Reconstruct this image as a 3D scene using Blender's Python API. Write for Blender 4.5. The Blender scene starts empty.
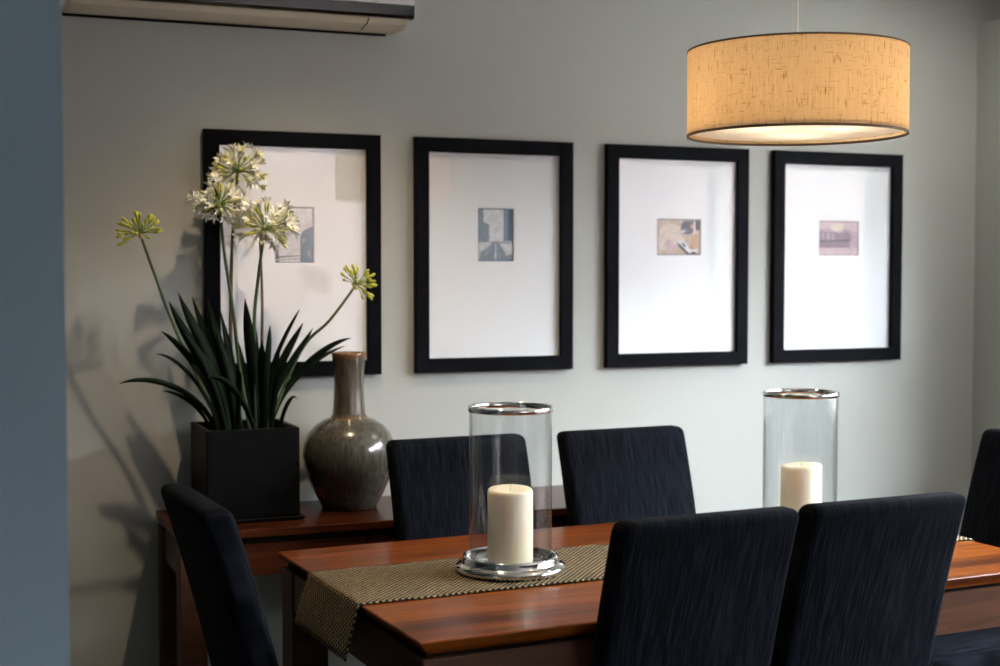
import bpy, bmesh, math, random
from mathutils import Vector, Matrix
random.seed(7)
S = bpy.context.scene
C = S.collection
PI = math.pi
R = math.radians

# ------------------------------------------------------------------ camera
FPX, TH, PT, EYE = 1400.0, R(21.8), math.atan((333 - 272) / 1400.0), 1.40
cd = bpy.data.cameras.new('camera')
cam = bpy.data.objects.new('camera', cd)
C.objects.link(cam)
cd.sensor_width = 36.0
cd.lens = 36.0 * FPX / 1000.0
cam.location = (0, 0, EYE)
cam.rotation_euler = (PI / 2 - PT, 0, -TH)
cd.clip_start = 0.05
cd.dof.use_dof = True
cd.dof.focus_distance = 3.1
cd.dof.aperture_fstop = 3.2
S.camera = cam


def at(px, py, y):
    """world point on the plane y=const seen at photo pixel (px, py)"""
    f = Vector((math.sin(TH) * math.cos(PT), math.cos(TH) * math.cos(PT), -math.sin(PT)))
    r = Vector((math.cos(TH), -math.sin(TH), 0))
    d = f + r * ((px - 500) / FPX) + r.cross(f) * ((333 - py) / FPX)
    return Vector((0, 0, EYE)) + d * (y / d.y)


# ------------------------------------------------------------------ materials
def mat(name):
    m = bpy.data.materials.new(name)
    m.use_nodes = True
    nt = m.node_tree
    b = nt.nodes['Principled BSDF']
    return m, nt, b


def node(nt, typ, **kw):
    n = nt.nodes.new(typ)
    for k, v in kw.items():
        if k in n.inputs:
            n.inputs[k].default_value = v
        else:
            setattr(n, k, v)
    return n


def pb(name, col, rough=0.5, metal=0.0, coat=0.0, spec=0.5, sheen=0.0):
    m, nt, b = mat(name)
    b.inputs['Base Color'].default_value = (*col, 1)
    b.inputs['Roughness'].default_value = rough
    b.inputs['Metallic'].default_value = metal
    b.inputs['Coat Weight'].default_value = coat
    b.inputs['Specular IOR Level'].default_value = spec
    b.inputs['Sheen Weight'].default_value = sheen
    return m


def noise_mix(m, scale, c1, c2, lo=0.4, hi=0.6, stretch=(1, 1, 1), detail=4, bump=0.0, coord='Object', dist=0.0):
    nt = m.node_tree
    b = nt.nodes['Principled BSDF']
    tc = node(nt, 'ShaderNodeTexCoord')
    mp = node(nt, 'ShaderNodeMapping')
    mp.inputs['Scale'].default_value = stretch
    nz = node(nt, 'ShaderNodeTexNoise', Scale=scale, Detail=detail, Distortion=dist)
    cr = node(nt, 'ShaderNodeValToRGB')
    cr.color_ramp.elements[0].position = lo
    cr.color_ramp.elements[1].position = hi
    cr.color_ramp.elements[0].color = (*c1, 1)
    cr.color_ramp.elements[1].color = (*c2, 1)
    L = nt.links.new
    L(tc.outputs[coord], mp.inputs[0])
    L(mp.outputs[0], nz.inputs['Vector'])
    L(nz.outputs['Fac'], cr.inputs[0])
    L(cr.outputs[0], b.inputs['Base Color'])
    if bump:
        bp = node(nt, 'ShaderNodeBump', Strength=bump, Distance=0.002)
        L(nz.outputs['Fac'], bp.inputs['Height'])
        L(bp.outputs[0], b.inputs['Normal'])
    return nz, cr, mp


M = {}
M['wall'] = pb('wall_paint', (.42, .412, .388), .75)
noise_mix(M['wall'], 260, (.404, .416, .382), (.420, .432, .398), .3, .7, bump=.08)
M['ceil'] = pb('ceiling_paint', (.62, .62, .60), .8)
M['nib'] = pb('partition_paint', (.19, .235, .27), .75)
noise_mix(M['nib'], 200, (.215, .305, .37), (.225, .315, .38), .3, .7, bump=.06)
M['white'] = pb('white_trim', (.78, .78, .76), .45)
M['floor'] = pb('carpet', (.2, .18, .17), .95)
noise_mix(M['floor'], 300, (.07, .065, .06), (.12, .11, .10), .35, .65, bump=.4)


def wood(name, dark, mid, light, plank=0.0, rough=.22, coat=.5):
    m, nt, b = mat(name)
    L = nt.links.new
    tc = node(nt, 'ShaderNodeTexCoord')
    mp = node(nt, 'ShaderNodeMapping')
    mp.inputs['Scale'].default_value = (1.2, 14, 14)
    nz = node(nt, 'ShaderNodeTexNoise', Scale=3.0, Detail=8, Distortion=.6)
    cr = node(nt, 'ShaderNodeValToRGB')
    cr.color_ramp.elements[0].position = .3
    cr.color_ramp.elements[1].position = .72
    cr.color_ramp.elements[0].color = (*dark, 1)
    cr.color_ramp.elements[1].color = (*light, 1)
    e = cr.color_ramp.elements.new(.52)
    e.color = (*mid, 1)
    L(tc.outputs['Object'], mp.inputs[0])
    L(mp.outputs[0], nz.inputs['Vector'])
    fac = nz.outputs['Fac']
    if plank:
        sx = node(nt, 'ShaderNodeSeparateXYZ')
        L(tc.outputs['Object'], sx.inputs[0])
        dv = node(nt, 'ShaderNodeMath', operation='DIVIDE')
        L(sx.outputs['Y'], dv.inputs[0])
        dv.inputs[1].default_value = plank
        fl = node(nt, 'ShaderNodeMath', operation='FLOOR')
        L(dv.outputs[0], fl.inputs[0])
        wn = node(nt, 'ShaderNodeTexWhiteNoise', noise_dimensions='1D')
        L(fl.outputs[0], wn.inputs['W'])
        mu = node(nt, 'ShaderNodeMath', operation='MULTIPLY_ADD')
        L(wn.outputs['Value'], mu.inputs[0])
        mu.inputs[1].default_value = .34
        mu.inputs[2].default_value = -.17
        ad = node(nt, 'ShaderNodeMath', operation='ADD')
        L(fac, ad.inputs[0])
        L(mu.outputs[0], ad.inputs[1])
        fac = ad.outputs[0]
    L(fac, cr.inputs[0])
    L(cr.outputs[0], b.inputs['Base Color'])
    b.inputs['Roughness'].default_value = rough
    b.inputs['Specular IOR Level'].default_value = .18
    b.inputs['Coat Weight'].default_value = coat
    b.inputs['Coat Roughness'].default_value = .12
    bp = node(nt, 'ShaderNodeBump', Strength=.05, Distance=.001)
    L(nz.outputs['Fac'], bp.inputs['Height'])
    L(bp.outputs[0], b.inputs['Normal'])
    return m


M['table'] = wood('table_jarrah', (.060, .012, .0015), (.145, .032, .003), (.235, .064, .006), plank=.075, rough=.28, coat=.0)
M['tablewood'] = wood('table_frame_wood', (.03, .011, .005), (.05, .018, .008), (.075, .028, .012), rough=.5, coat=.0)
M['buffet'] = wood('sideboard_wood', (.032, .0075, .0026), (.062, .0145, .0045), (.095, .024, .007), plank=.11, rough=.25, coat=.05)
M['gap'] = pb('shadow_gap_black', (.008, .006, .005), .9, spec=.0)

# dark upholstery with a vertical slub
m, nt, b = mat('charcoal_upholstery')
L = nt.links.new
tc = node(nt, 'ShaderNodeTexCoord')
mp = node(nt, 'ShaderNodeMapping')
mp.inputs['Scale'].default_value = (10, 330, 13)
nz = node(nt, 'ShaderNodeTexNoise', Scale=1.0, Detail=3)
cr = node(nt, 'ShaderNodeValToRGB')
cr.color_ramp.elements[0].position = .40
cr.color_ramp.elements[1].position = .66
cr.color_ramp.elements[0].color = (.0012, .0016, .0028, 1)
cr.color_ramp.elements[1].color = (.0095, .0115, .0170, 1)
L(tc.outputs['Object'], mp.inputs[0])
L(mp.outputs[0], nz.inputs['Vector'])
L(nz.outputs['Fac'], cr.inputs[0])
L(cr.outputs[0], b.inputs['Base Color'])
b.inputs['Roughness'].default_value = .95
b.inputs['Specular IOR Level'].default_value = .06
b.inputs['Sheen Weight'].default_value = .0
bp = node(nt, 'ShaderNodeBump', Strength=.5, Distance=.002)
L(nz.outputs['Fac'], bp.inputs['Height'])
L(bp.outputs[0], b.inputs['Normal'])
M['fabric'] = m
M['chairleg'] = pb('chair_leg_dark_wood', (.03, .014, .008), .35)

M['frame'] = pb('black_frame_wood', (.004, .0045, .006), .5, spec=.03)
noise_mix(M['frame'], 40, (.0035, .004, .0055), (.006, .0065, .0085), .3, .7, stretch=(1, 1, .2))
M['mat'] = pb('white_mat_board', (.775, .805, .82), .9)
M['matedge'] = pb('mat_bevel', (.8, .79, .76), .9)

# clear thin glass (reflects by angle, lets light straight through)
def clear_glass(name, tint=(1, 1, 1), gain=1.0):
    m, nt, b = mat(name)
    nt.nodes.remove(b)
    L = nt.links.new
    out = nt.nodes['Material Output']
    lw = node(nt, 'ShaderNodeLayerWeight', Blend=.5)
    pw = node(nt, 'ShaderNodeMath', operation='POWER')
    L(lw.outputs['Facing'], pw.inputs[0])
    pw.inputs[1].default_value = 5.0
    ma = node(nt, 'ShaderNodeMath', operation='MULTIPLY_ADD')
    L(pw.outputs[0], ma.inputs[0])
    ma.inputs[1].default_value = .95
    ma.inputs[2].default_value = .043 * gain
    ma.use_clamp = True
    tr = node(nt, 'ShaderNodeBsdfTransparent', Color=(*tint, 1))
    gl = node(nt, 'ShaderNodeBsdfGlossy', Roughness=0.0)
    mx = node(nt, 'ShaderNodeMixShader')
    L(ma.outputs[0], mx.inputs[0])
    L(tr.outputs[0], mx.inputs[1])
    L(gl.outputs[0], mx.inputs[2])
    L(mx.outputs[0], out.inputs['Surface'])
    return m


M['glass'] = clear_glass('picture_glass', (1, 1, 1), .9)
M['lglass'] = clear_glass('lantern_glass', (.97, .978, .982), 1.3)
M['wglass'] = clear_glass('window_glass')
M['silver'] = pb('polished_silver', (.80, .80, .80), .10, 1.0)

m, nt, b = mat('ivory_wax')
b.inputs['Base Color'].default_value = (.93, .85, .66, 1)
b.inputs['Roughness'].default_value = .42
b.inputs['Subsurface Weight'].default_value = .55
b.inputs['Subsurface Radius'].default_value = (.02, .012, .006)
b.inputs['Subsurface Scale'].default_value = 1.0
M['wax'] = m
M['wick'] = pb('cotton_wick', (.8, .74, .6), .9)

# vase glaze: grey-brown, vertical runs, fine crackle
m, nt, b = mat('vase_glaze')
L = nt.links.new
tc = node(nt, 'ShaderNodeTexCoord')
mp = node(nt, 'ShaderNodeMapping')
mp.inputs['Scale'].default_value = (150, 150, 16)
nz = node(nt, 'ShaderNodeTexNoise', Scale=1.0, Detail=6)
cr = node(nt, 'ShaderNodeValToRGB')
cr.color_ramp.elements[0].position = .35
cr.color_ramp.elements[1].position = .68
cr.color_ramp.elements[0].color = (.046, .042, .030, 1)
cr.color_ramp.elements[1].color = (.100, .093, .070, 1)
sp = node(nt, 'ShaderNodeSeparateXYZ')
L(tc.outputs['Object'], sp.inputs[0])
rg = node(nt, 'ShaderNodeValToRGB')      # brown bare clay at lip, foot and neck joint
els = rg.color_ramp.elements
els[0].position = 0.0
els[0].color = (1, 1, 1, 1)
els[1].position = .015
els[1].color = (0, 0, 0, 1)
for p, v in ((.565, 0), (.583, .55), (.60, .1), (.95, .04), (.985, 1), (1.0, 1)):
    e = els.new(p)
    e.color = (v, v, v, 1)
dv = node(nt, 'ShaderNodeMath', operation='DIVIDE')
L(sp.outputs['Z'], dv.inputs[0])
dv.inputs[1].default_value = .449
L(dv.outputs[0], rg.inputs[0])
mx = node(nt, 'ShaderNodeMixRGB')
mx.inputs[2].default_value = (.20, .105, .045, 1)
L(tc.outputs['Object'], mp.inputs[0])
L(mp.outputs[0], nz.inputs['Vector'])
L(nz.outputs['Fac'], cr.inputs[0])
L(rg.outputs[0], mx.inputs[0])
L(cr.outputs[0], mx.inputs[1])
L(mx.outputs[0], b.inputs['Base Color'])
b.inputs['Roughness'].default_value = .22
b.inputs['Coat Weight'].default_value = .6
b.inputs['Coat Roughness'].default_value = .06
M['vase'] = m

M['pot'] = pb('black_pot_glaze', (.003, .003, .003), .4, spec=.06)
noise_mix(M['pot'], 25, (.0035, .0035, .0035), (.006, .006, .006), .3, .7, bump=.1)
M['soil'] = pb('soil', (.02, .014, .009), .95)
noise_mix(M['soil'], 120, (.008, .006, .004), (.04, .028, .018), .3, .7, bump=.8)
M['leaf'] = pb('agapanthus_leaf', (.010, .025, .008), .5, spec=.08)
noise_mix(M['leaf'], 9, (.0018, .0045, .0018), (.0055, .0135, .0038), .3, .7, stretch=(6, 6, .6))
M['stem'] = pb('green_stem', (.05, .085, .025), .45)
M['stem_brown'] = pb('brown_stem', (.11, .075, .035), .5)
M['pedicel'] = pb('flower_pedicel', (.22, .30, .07), .5)
M['petal'] = pb('white_petal', (.86, .87, .80), .6)
M['petal_y'] = pb('cream_petal', (.66, .66, .30), .6)
M['bud'] = pb('yellow_green_bud', (.50, .52, .055), .5)
M['bract'] = pb('papery_bract', (.52, .36, .17), .8)

# table runner : beige and black woven cells
m, nt, b = mat('woven_runner')
L = nt.links.new
uv = node(nt, 'ShaderNodeUVMap')
uv.uv_map = 'UVMap'
sx = node(nt, 'ShaderNodeSeparateXYZ')
L(uv.outputs[0], sx.inputs[0])
def wave(sock, period):
    mu = node(nt, 'ShaderNodeMath', operation='MULTIPLY')
    L(sock, mu.inputs[0])
    mu.inputs[1].default_value = 2 * PI / period
    s = node(nt, 'ShaderNodeMath', operation='SINE')
    L(mu.outputs[0], s.inputs[0])
    return s.outputs[0]
pr = node(nt, 'ShaderNodeMath', operation='MULTIPLY')
L(wave(sx.outputs['X'], .0135), pr.inputs[0])
L(wave(sx.outputs['Y'], .0135), pr.inputs[1])
nz = node(nt, 'ShaderNodeTexNoise', Scale=70.0, Detail=2)
L(uv.outputs[0], nz.inputs['Vector'])
ad = node(nt, 'ShaderNodeMath', operation='MULTIPLY_ADD')
L(nz.outputs['Fac'], ad.inputs[0])
ad.inputs[1].default_value = .9
L(pr.outputs[0], ad.inputs[2])
cr = node(nt, 'ShaderNodeValToRGB')
cr.color_ramp.elements[0].position = .46
cr.color_ramp.elements[1].position = .80
cr.color_ramp.elements[0].color = (.010, .008, .005, 1)
cr.color_ramp.elements[1].color = (.36, .255, .105, 1)
L(ad.outputs[0], cr.inputs[0])
L(cr.outputs[0], b.inputs['Base Color'])
b.inputs['Roughness'].default_value = .8
bp = node(nt, 'ShaderNodeBump', Strength=.8, Distance=.003)
L(pr.outputs[0], bp.inputs['Height'])
L(bp.outputs[0], b.inputs['Normal'])
M['runner'] = m

# linen lamp shade
m, nt, b = mat('linen_shade')
nt.nodes.remove(b)
L = nt.links.new
out = nt.nodes['Material Output']
uv = node(nt, 'ShaderNodeUVMap')
uv.uv_map = 'UVMap'
def slub(sx_, sy_, scale, lo, hi):
    mp = node(nt, 'ShaderNodeMapping')
    mp.inputs['Scale'].default_value = (sx_, sy_, 1)
    nz = node(nt, 'ShaderNodeTexNoise', Scale=scale, Detail=3)
    cr = node(nt, 'ShaderNodeValToRGB')
    cr.color_ramp.elements[0].position = lo
    cr.color_ramp.elements[1].position = hi
    L(uv.outputs[0], mp.inputs[0])
    L(mp.outputs[0], nz.inputs['Vector'])
    L(nz.outputs['Fac'], cr.inputs[0])
    return cr.outputs[0]
a1 = slub(230, 34, 1.0, .58, .74)     # upright slubs
a2 = slub(40, 260, 1.0, .60, .76)     # level slubs
a3 = slub(420, 8, 1.0, .25, .75)      # fine warp
mx1 = node(nt, 'ShaderNodeMixRGB', blend_type='LIGHTEN')
mx1.inputs[0].default_value = 1
L(a1, mx1.inputs[1])
L(a2, mx1.inputs[2])
base = node(nt, 'ShaderNodeMixRGB')
base.inputs[1].default_value = (.68, .44, .21, 1)
base.inputs[2].default_value = (.80, .56, .31, 1)
L(a3, base.inputs[0])
mx2 = node(nt, 'ShaderNodeMixRGB')
mx2.inputs[2].default_value = (.36, .175, .06, 1)
L(mx1.outputs[0], mx2.inputs[0])
L(base.outputs[0], mx2.inputs[1])
df = node(nt, 'ShaderNodeBsdfDiffuse')
tl = node(nt, 'ShaderNodeBsdfTranslucent')
L(mx2.outputs[0], df.inputs[0])
L(mx2.outputs[0], tl.inputs[0])
ms = node(nt, 'ShaderNodeMixShader')
ms.inputs[0].default_value = .55
L(df.outputs[0], ms.inputs[1])
L(tl.outputs[0], ms.inputs[2])
L(ms.outputs[0], out.inputs['Surface'])
M['shade'] = m
m, nt, b = mat('white_diffuser')
nt.nodes.remove(b)
L = nt.links.new
df = node(nt, 'ShaderNodeBsdfDiffuse', Color=(.9, .86, .8, 1))
tl = node(nt, 'ShaderNodeBsdfTranslucent', Color=(.96, .95, .93, 1))
ms = node(nt, 'ShaderNodeMixShader')
ms.inputs[0].default_value = .7
L(df.outputs[0], ms.inputs[1])
L(tl.outputs[0], ms.inputs[2])
L(ms.outputs[0], nt.nodes['Material Output'].inputs['Surface'])
M['diffuser'] = m
M['shadetrim'] = pb('shade_edge_tape', (.13, .085, .05), .8)
M['cord'] = pb('clear_white_cord', (.75, .75, .73), .4)
def emit(name, col, s):
    m, nt, b = mat(name)
    b.inputs['Base Color'].default_value = (.8, .8, .8, 1)
    b.inputs['Emission Color'].default_value = (*col, 1)
    b.inputs['Emission Strength'].default_value = s
    return m
M['bulb'] = emit('warm_bulb', (1.0, .80, .55), 13.5)
M['acwhite'] = pb('aircon_white', (.78, .79, .80), .3)
M['accream'] = pb('aircon_cream_underside', (.66, .60, .47), .45)
M['acblack'] = pb('aircon_black_band', (.006, .006, .007), .15)
m, nt, b = mat('pink_brick')
L = nt.links.new
tc = node(nt, 'ShaderNodeTexCoord')
mp = node(nt, 'ShaderNodeMapping')
mp.inputs['Rotation'].default_value = (R(90), 0, R(90))
bk = node(nt, 'ShaderNodeTexBrick', Scale=4.0)
bk.inputs['Color1'].default_value = (.13, .095, .088, 1)
bk.inputs['Color2'].default_value = (.16, .12, .11, 1)
bk.inputs['Mortar'].default_value = (.2, .18, .17, 1)
L(tc.outputs['Object'], mp.inputs[0])
L(mp.outputs[0], bk.inputs['Vector'])
L(bk.outputs[0], b.inputs['Base Color'])
b.inputs['Roughness'].default_value = .95
b.inputs['Specular IOR Level'].default_value = 0
M['brick'] = m
m, nt, b = mat('added_sheer')  # unseen sheer cloth, added for window light and reflections
nt.nodes.remove(b)
df = node(nt, 'ShaderNodeBsdfTransparent', Color=(.9, .9, .9, 1))
tl = node(nt, 'ShaderNodeBsdfTranslucent', Color=(.85, .86, .87, 1))
ms = node(nt, 'ShaderNodeMixShader')
ms.inputs[0].default_value = .05
nt.links.new(df.outputs[0], ms.inputs[1])
nt.links.new(tl.outputs[0], ms.inputs[2])
nt.links.new(ms.outputs[0], nt.nodes['Material Output'].inputs['Surface'])
M['sheer'] = m
M['paving'] = pb('paving', (.30, .29, .27), .95, spec=0)
M['wall2'] = pb('white_wall_paint', (.36, .36, .35), .8)


# ------------------------------------------------------------------ object helpers
def link(name, bm, material=None, parent=None, smooth=False, loc=None):
    me = bpy.data.meshes.new(name)
    bm.normal_update()
    bm.to_mesh(me)
    bm.free()
    if smooth:
        for p in me.polygons:
            p.use_smooth = True
    o = bpy.data.objects.new(name, me)
    C.objects.link(o)
    if material is not None:
        for x in (material if isinstance(material, (list, tuple)) else [material]):
            me.materials.append(x)
    if parent is not None:
        o.parent = parent
    if loc is not None:
        o.location = loc
    return o


def auto_smooth(o, ang=35):
    me = o.data
    for p in me.polygons:
        p.use_smooth = True
    bm = bmesh.new()
    bm.from_mesh(me)
    for e in bm.edges:
        if len(e.link_faces) == 2 and e.calc_face_angle(0) > R(ang):
            e.smooth = False
    bm.to_mesh(me)
    bm.free()
    return o


def thing(name, label, cat, loc=(0, 0, 0), rz=0, group=None):
    o = bpy.data.objects.new(name, None)
    C.objects.link(o)
    o.empty_display_size = .1
    o.location = loc
    o.rotation_euler = (0, 0, rz)
    tag(o, label, cat, group)
    return o


def tag(o, label, cat, group=None):
    o['label'] = label
    o['category'] = cat
    if group:
        o['group'] = group
    return o


def struct(name, bm, m, smooth=False):
    o = link(name, bm, m)
    o['kind'] = 'structure'
    return o


def box(bm, lo, hi, bev=0.0, seg=2, cuts=None):
    n = bmesh.new()
    bmesh.ops.create_cube(n, size=1)
    for v in n.verts:
        v.co = Vector([lo[i] + (v.co[i] + .5) * (hi[i] - lo[i]) for i in range(3)])
    if bev > 0:
        bmesh.ops.bevel(n, geom=list(n.edges), offset=bev, segments=seg, profile=.5, affect='EDGES')
    if cuts:
        for ax, k in cuts:
            for i in range(1, k):
                p = Vector((0, 0, 0))
                p[ax] = lo[ax] + (hi[ax] - lo[ax]) * i / k
                nn = Vector((0, 0, 0))
                nn[ax] = 1
                bmesh.ops.bisect_plane(n, geom=list(n.verts) + list(n.edges) + list(n.faces), plane_co=p, plane_no=nn, dist=1e-5)
    merge(bm, n)


def merge(bm, n, mi=None):
    me = bpy.data.meshes.new('tmp')
    if mi is not None:
        for f in n.faces:
            f.material_index = mi
    n.to_mesh(me)
    n.free()
    bm.from_mesh(me)
    bpy.data.meshes.remove(me)


def lathe(bm, prof, seg=48, closed=False, mi=0):
    """revolve (r, z) profile about z"""
    rings = []
    for r, z in prof:
        if r < 1e-6:
            rings.append([bm.verts.new((0, 0, z))])
        else:
            rings.append([bm.verts.new((r * math.cos(2 * PI * i / seg), r * math.sin(2 * PI * i / seg), z)) for i in range(seg)])
    pairs = list(zip(rings, rings[1:]))
    if closed:
        pairs.append((rings[-1], rings[0]))
    for a, b_ in pairs:
        for i in range(seg):
            j = (i + 1) % seg
            if len(a) == 1 and len(b_) == 1:
                continue
            if len(a) == 1:
                f = bm.faces.new((a[0], b_[j], b_[i]))
            elif len(b_) == 1:
                f = bm.faces.new((a[i], a[j], b_[0]))
            else:
                f = bm.faces.new((a[i], a[j], b_[j], b_[i]))
            f.material_index = mi
    return rings


def tube(bm, pts, rad, seg=8, mi=0, cap=True):
    pts = [Vector(p) for p in pts]
    n = len(pts)
    rads = rad if isinstance(rad, (list, tuple)) else [rad] * n
    rings = []
    ref = Vector((0.31, .83, .17))
    for i, p in enumerate(pts):
        t = (pts[min(i + 1, n - 1)] - pts[max(i - 1, 0)]).normalized()
        u = t.cross(ref)
        if u.length < 1e-4:
            u = t.cross(Vector((1, 0, 0)))
        u.normalize()
        w = t.cross(u)
        rings.append([bm.verts.new(p + (u * math.cos(2 * PI * k / seg) + w * math.sin(2 * PI * k / seg)) * rads[i]) for k in range(seg)])
    for a, b_ in zip(rings, rings[1:]):
        for k in range(seg):
            f = bm.faces.new((a[k], a[(k + 1) % seg], b_[(k + 1) % seg], b_[k]))
            f.material_index = mi
    if cap:
        for ring, rev in ((rings[0], True), (rings[-1], False)):
            f = bm.faces.new(ring[::-1] if rev else ring)
            f.material_index = mi


def bez(p0, p1, p2, p3, n):
    out = []
    for i in range(n + 1):
        t = i / n
        s = 1 - t
        out.append(p0 * s ** 3 + p1 * 3 * s * s * t + p2 * 3 * s * t * t + p3 * t ** 3)
    return out


def fix(bm):
    bmesh.ops.recalc_face_normals(bm, faces=list(bm.faces))


# ------------------------------------------------------------------ the room
YW, XR, ZC = 4.07, 3.476, 2.62
LEDGE = 2.287
bm = bmesh.new(); box(bm, (-3.0, -3.6, -.1), (4.6, 4.3, 0)); struct('floor', bm, M['floor'])
bm = bmesh.new(); box(bm, (-3.0, -3.6, ZC), (4.6, 4.3, ZC + .1)); struct('ceiling', bm, M['ceil'])
bm = bmesh.new(); box(bm, (-3.0, YW, 0), (4.6, YW + .2, ZC)); struct('wall_back', bm, M['wall'])
# right wall with the long window; above LEDGE it steps back
W0, W1, WZ0, WZ1 = .55, 3.44, .85, 2.15
XO = XR + .16
V0, V1, VZ0, VZ1 = 1.80, 3.44, .5, 2.5
bm = bmesh.new()
box(bm, (XR, -3.6, 0), (XO, W0, LEDGE))
box(bm, (XR, W1, 0), (XO, YW, LEDGE))
box(bm, (XR, W0, 0), (XO, W1, WZ0))
box(bm, (XR, W0, WZ1), (XO, W1, LEDGE))
box(bm, (XO, -3.6, LEDGE - .1), (XO + .5, YW, LEDGE))
box(bm, (XO + .4, -3.6, LEDGE), (XO + .5, YW, ZC))
struct('wall_right', bm, M['wall'])
bm = bmesh.new()
xf = XR + .09
for lo, hi in (((xf, W0, WZ0), (xf + .05, W1, WZ0 + .05)), ((xf, W0, WZ1 - .05), (xf + .05, W1, WZ1)),
               ((xf, W0, WZ0), (xf + .05, W0 + .05, WZ1)), ((xf, W1 - .05, WZ0), (xf + .05, W1, WZ1)),
               ((xf, 3.27, WZ0), (xf + .05, 3.33, WZ1)), ((xf, 2.0, WZ0), (xf + .05, 2.06, WZ1))):
    box(bm, lo, hi)
box(bm, (XR - .02, W0 - .02, WZ0 - .03), (xf, W1 + .02, WZ0))
w = struct('window_1', bm, M['white'])
bm = bmesh.new(); box(bm, (xf + .02, W0 + .04, WZ0 + .04), (xf + .026, W1 - .04, WZ1 - .04))
link('pane', bm, M['wglass'], w)
bm = bmesh.new(); box(bm, (XR + .03, W0 + .01, 1.765), (XR + .034, W1 - .01, WZ1)); link('added_blind', bm, M['sheer'], w)  # unseen blind, added to tone the light and the mirrored window
bm = bmesh.new(); box(bm, (XR + .03, W0 + .01, WZ0), (XR + .034, W1 - .01, 1.345)); link('added_curtain', bm, M['sheer'], w)  # unseen lower curtain, added to whiten the mirrored window
# wall behind the camera; its unseen window is added for light and reflections
bm = bmesh.new()
box(bm, (-3.0, -3.6, 0), (V0, -3.4, ZC)); box(bm, (V1, -3.6, 0), (4.6, -3.4, ZC))
box(bm, (V0, -3.6, 0), (V1, -3.4, VZ0)); box(bm, (V0, -3.6, VZ1), (V1, -3.4, ZC))
struct('wall_front', bm, M['wall2'])
bm = bmesh.new()
for lo, hi in (((V0, -3.54, VZ0), (V1, -3.48, VZ0 + .06)), ((V0, -3.54, VZ1 - .06), (V1, -3.48, VZ1)),
               ((V0, -3.54, VZ0), (V0 + .06, -3.48, VZ1)), ((V1 - .06, -3.54, VZ0), (V1, -3.48, VZ1))):
    box(bm, lo, hi)
w = struct('added_window', bm, M['white'])
bm = bmesh.new(); box(bm, (V0 + .05, -3.515, VZ0 + .05), (V1 - .05, -3.509, VZ1 - .05))
link('pane', bm, M['wglass'], w)
bm = bmesh.new(); box(bm, (-3.1, -3.6, 0), (-3.0, 4.3, ZC)); struct('wall_left', bm, M['wall'])
bm = bmesh.new(); box(bm, (-3.0, 2.0, 0), (.159, 2.10, ZC)); struct('wall_partition', bm, M['nib'])
bm = bmesh.new(); box(bm, (-3.0, YW - .015, 0), (XR, YW, .11)); struct('baseboard_back', bm, M['white'])
bm = bmesh.new(); box(bm, (7.4, -6.2, -.1), (7.6, 9, 2.75)); box(bm, (-2, -6.2, -.1), (9, -6.0, 3.0)); struct('added_wall_outside', bm, M['brick'])  # unseen walls added for window light; brick shows only mirrored in picture glass
bm = bmesh.new(); box(bm, (4.6, -8, -.2), (9, 9, -.1)); box(bm, (-3, -8, -.2), (4.6, -3.6, -.1)); struct('floor_outside', bm, M['paving'])


# ------------------------------------------------------------------ framed pictures
def poly(bm, pts, mi, y):
    vs = [bm.verts.new((p[0], y, p[1])) for p in pts]
    f = bm.faces.new(vs)
    if f.normal.dot(Vector((0, -1, 0))) < 0 if f.normal.length else False:
        f.normal_flip()
    f.material_index = mi


def flat(name, col):
    m = pb(name, col, .7)
    noise_mix(m, 90, tuple(c * .86 for c in col), tuple(min(1, c * 1.12) for c in col), .35, .65, detail=5)
    return m


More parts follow.
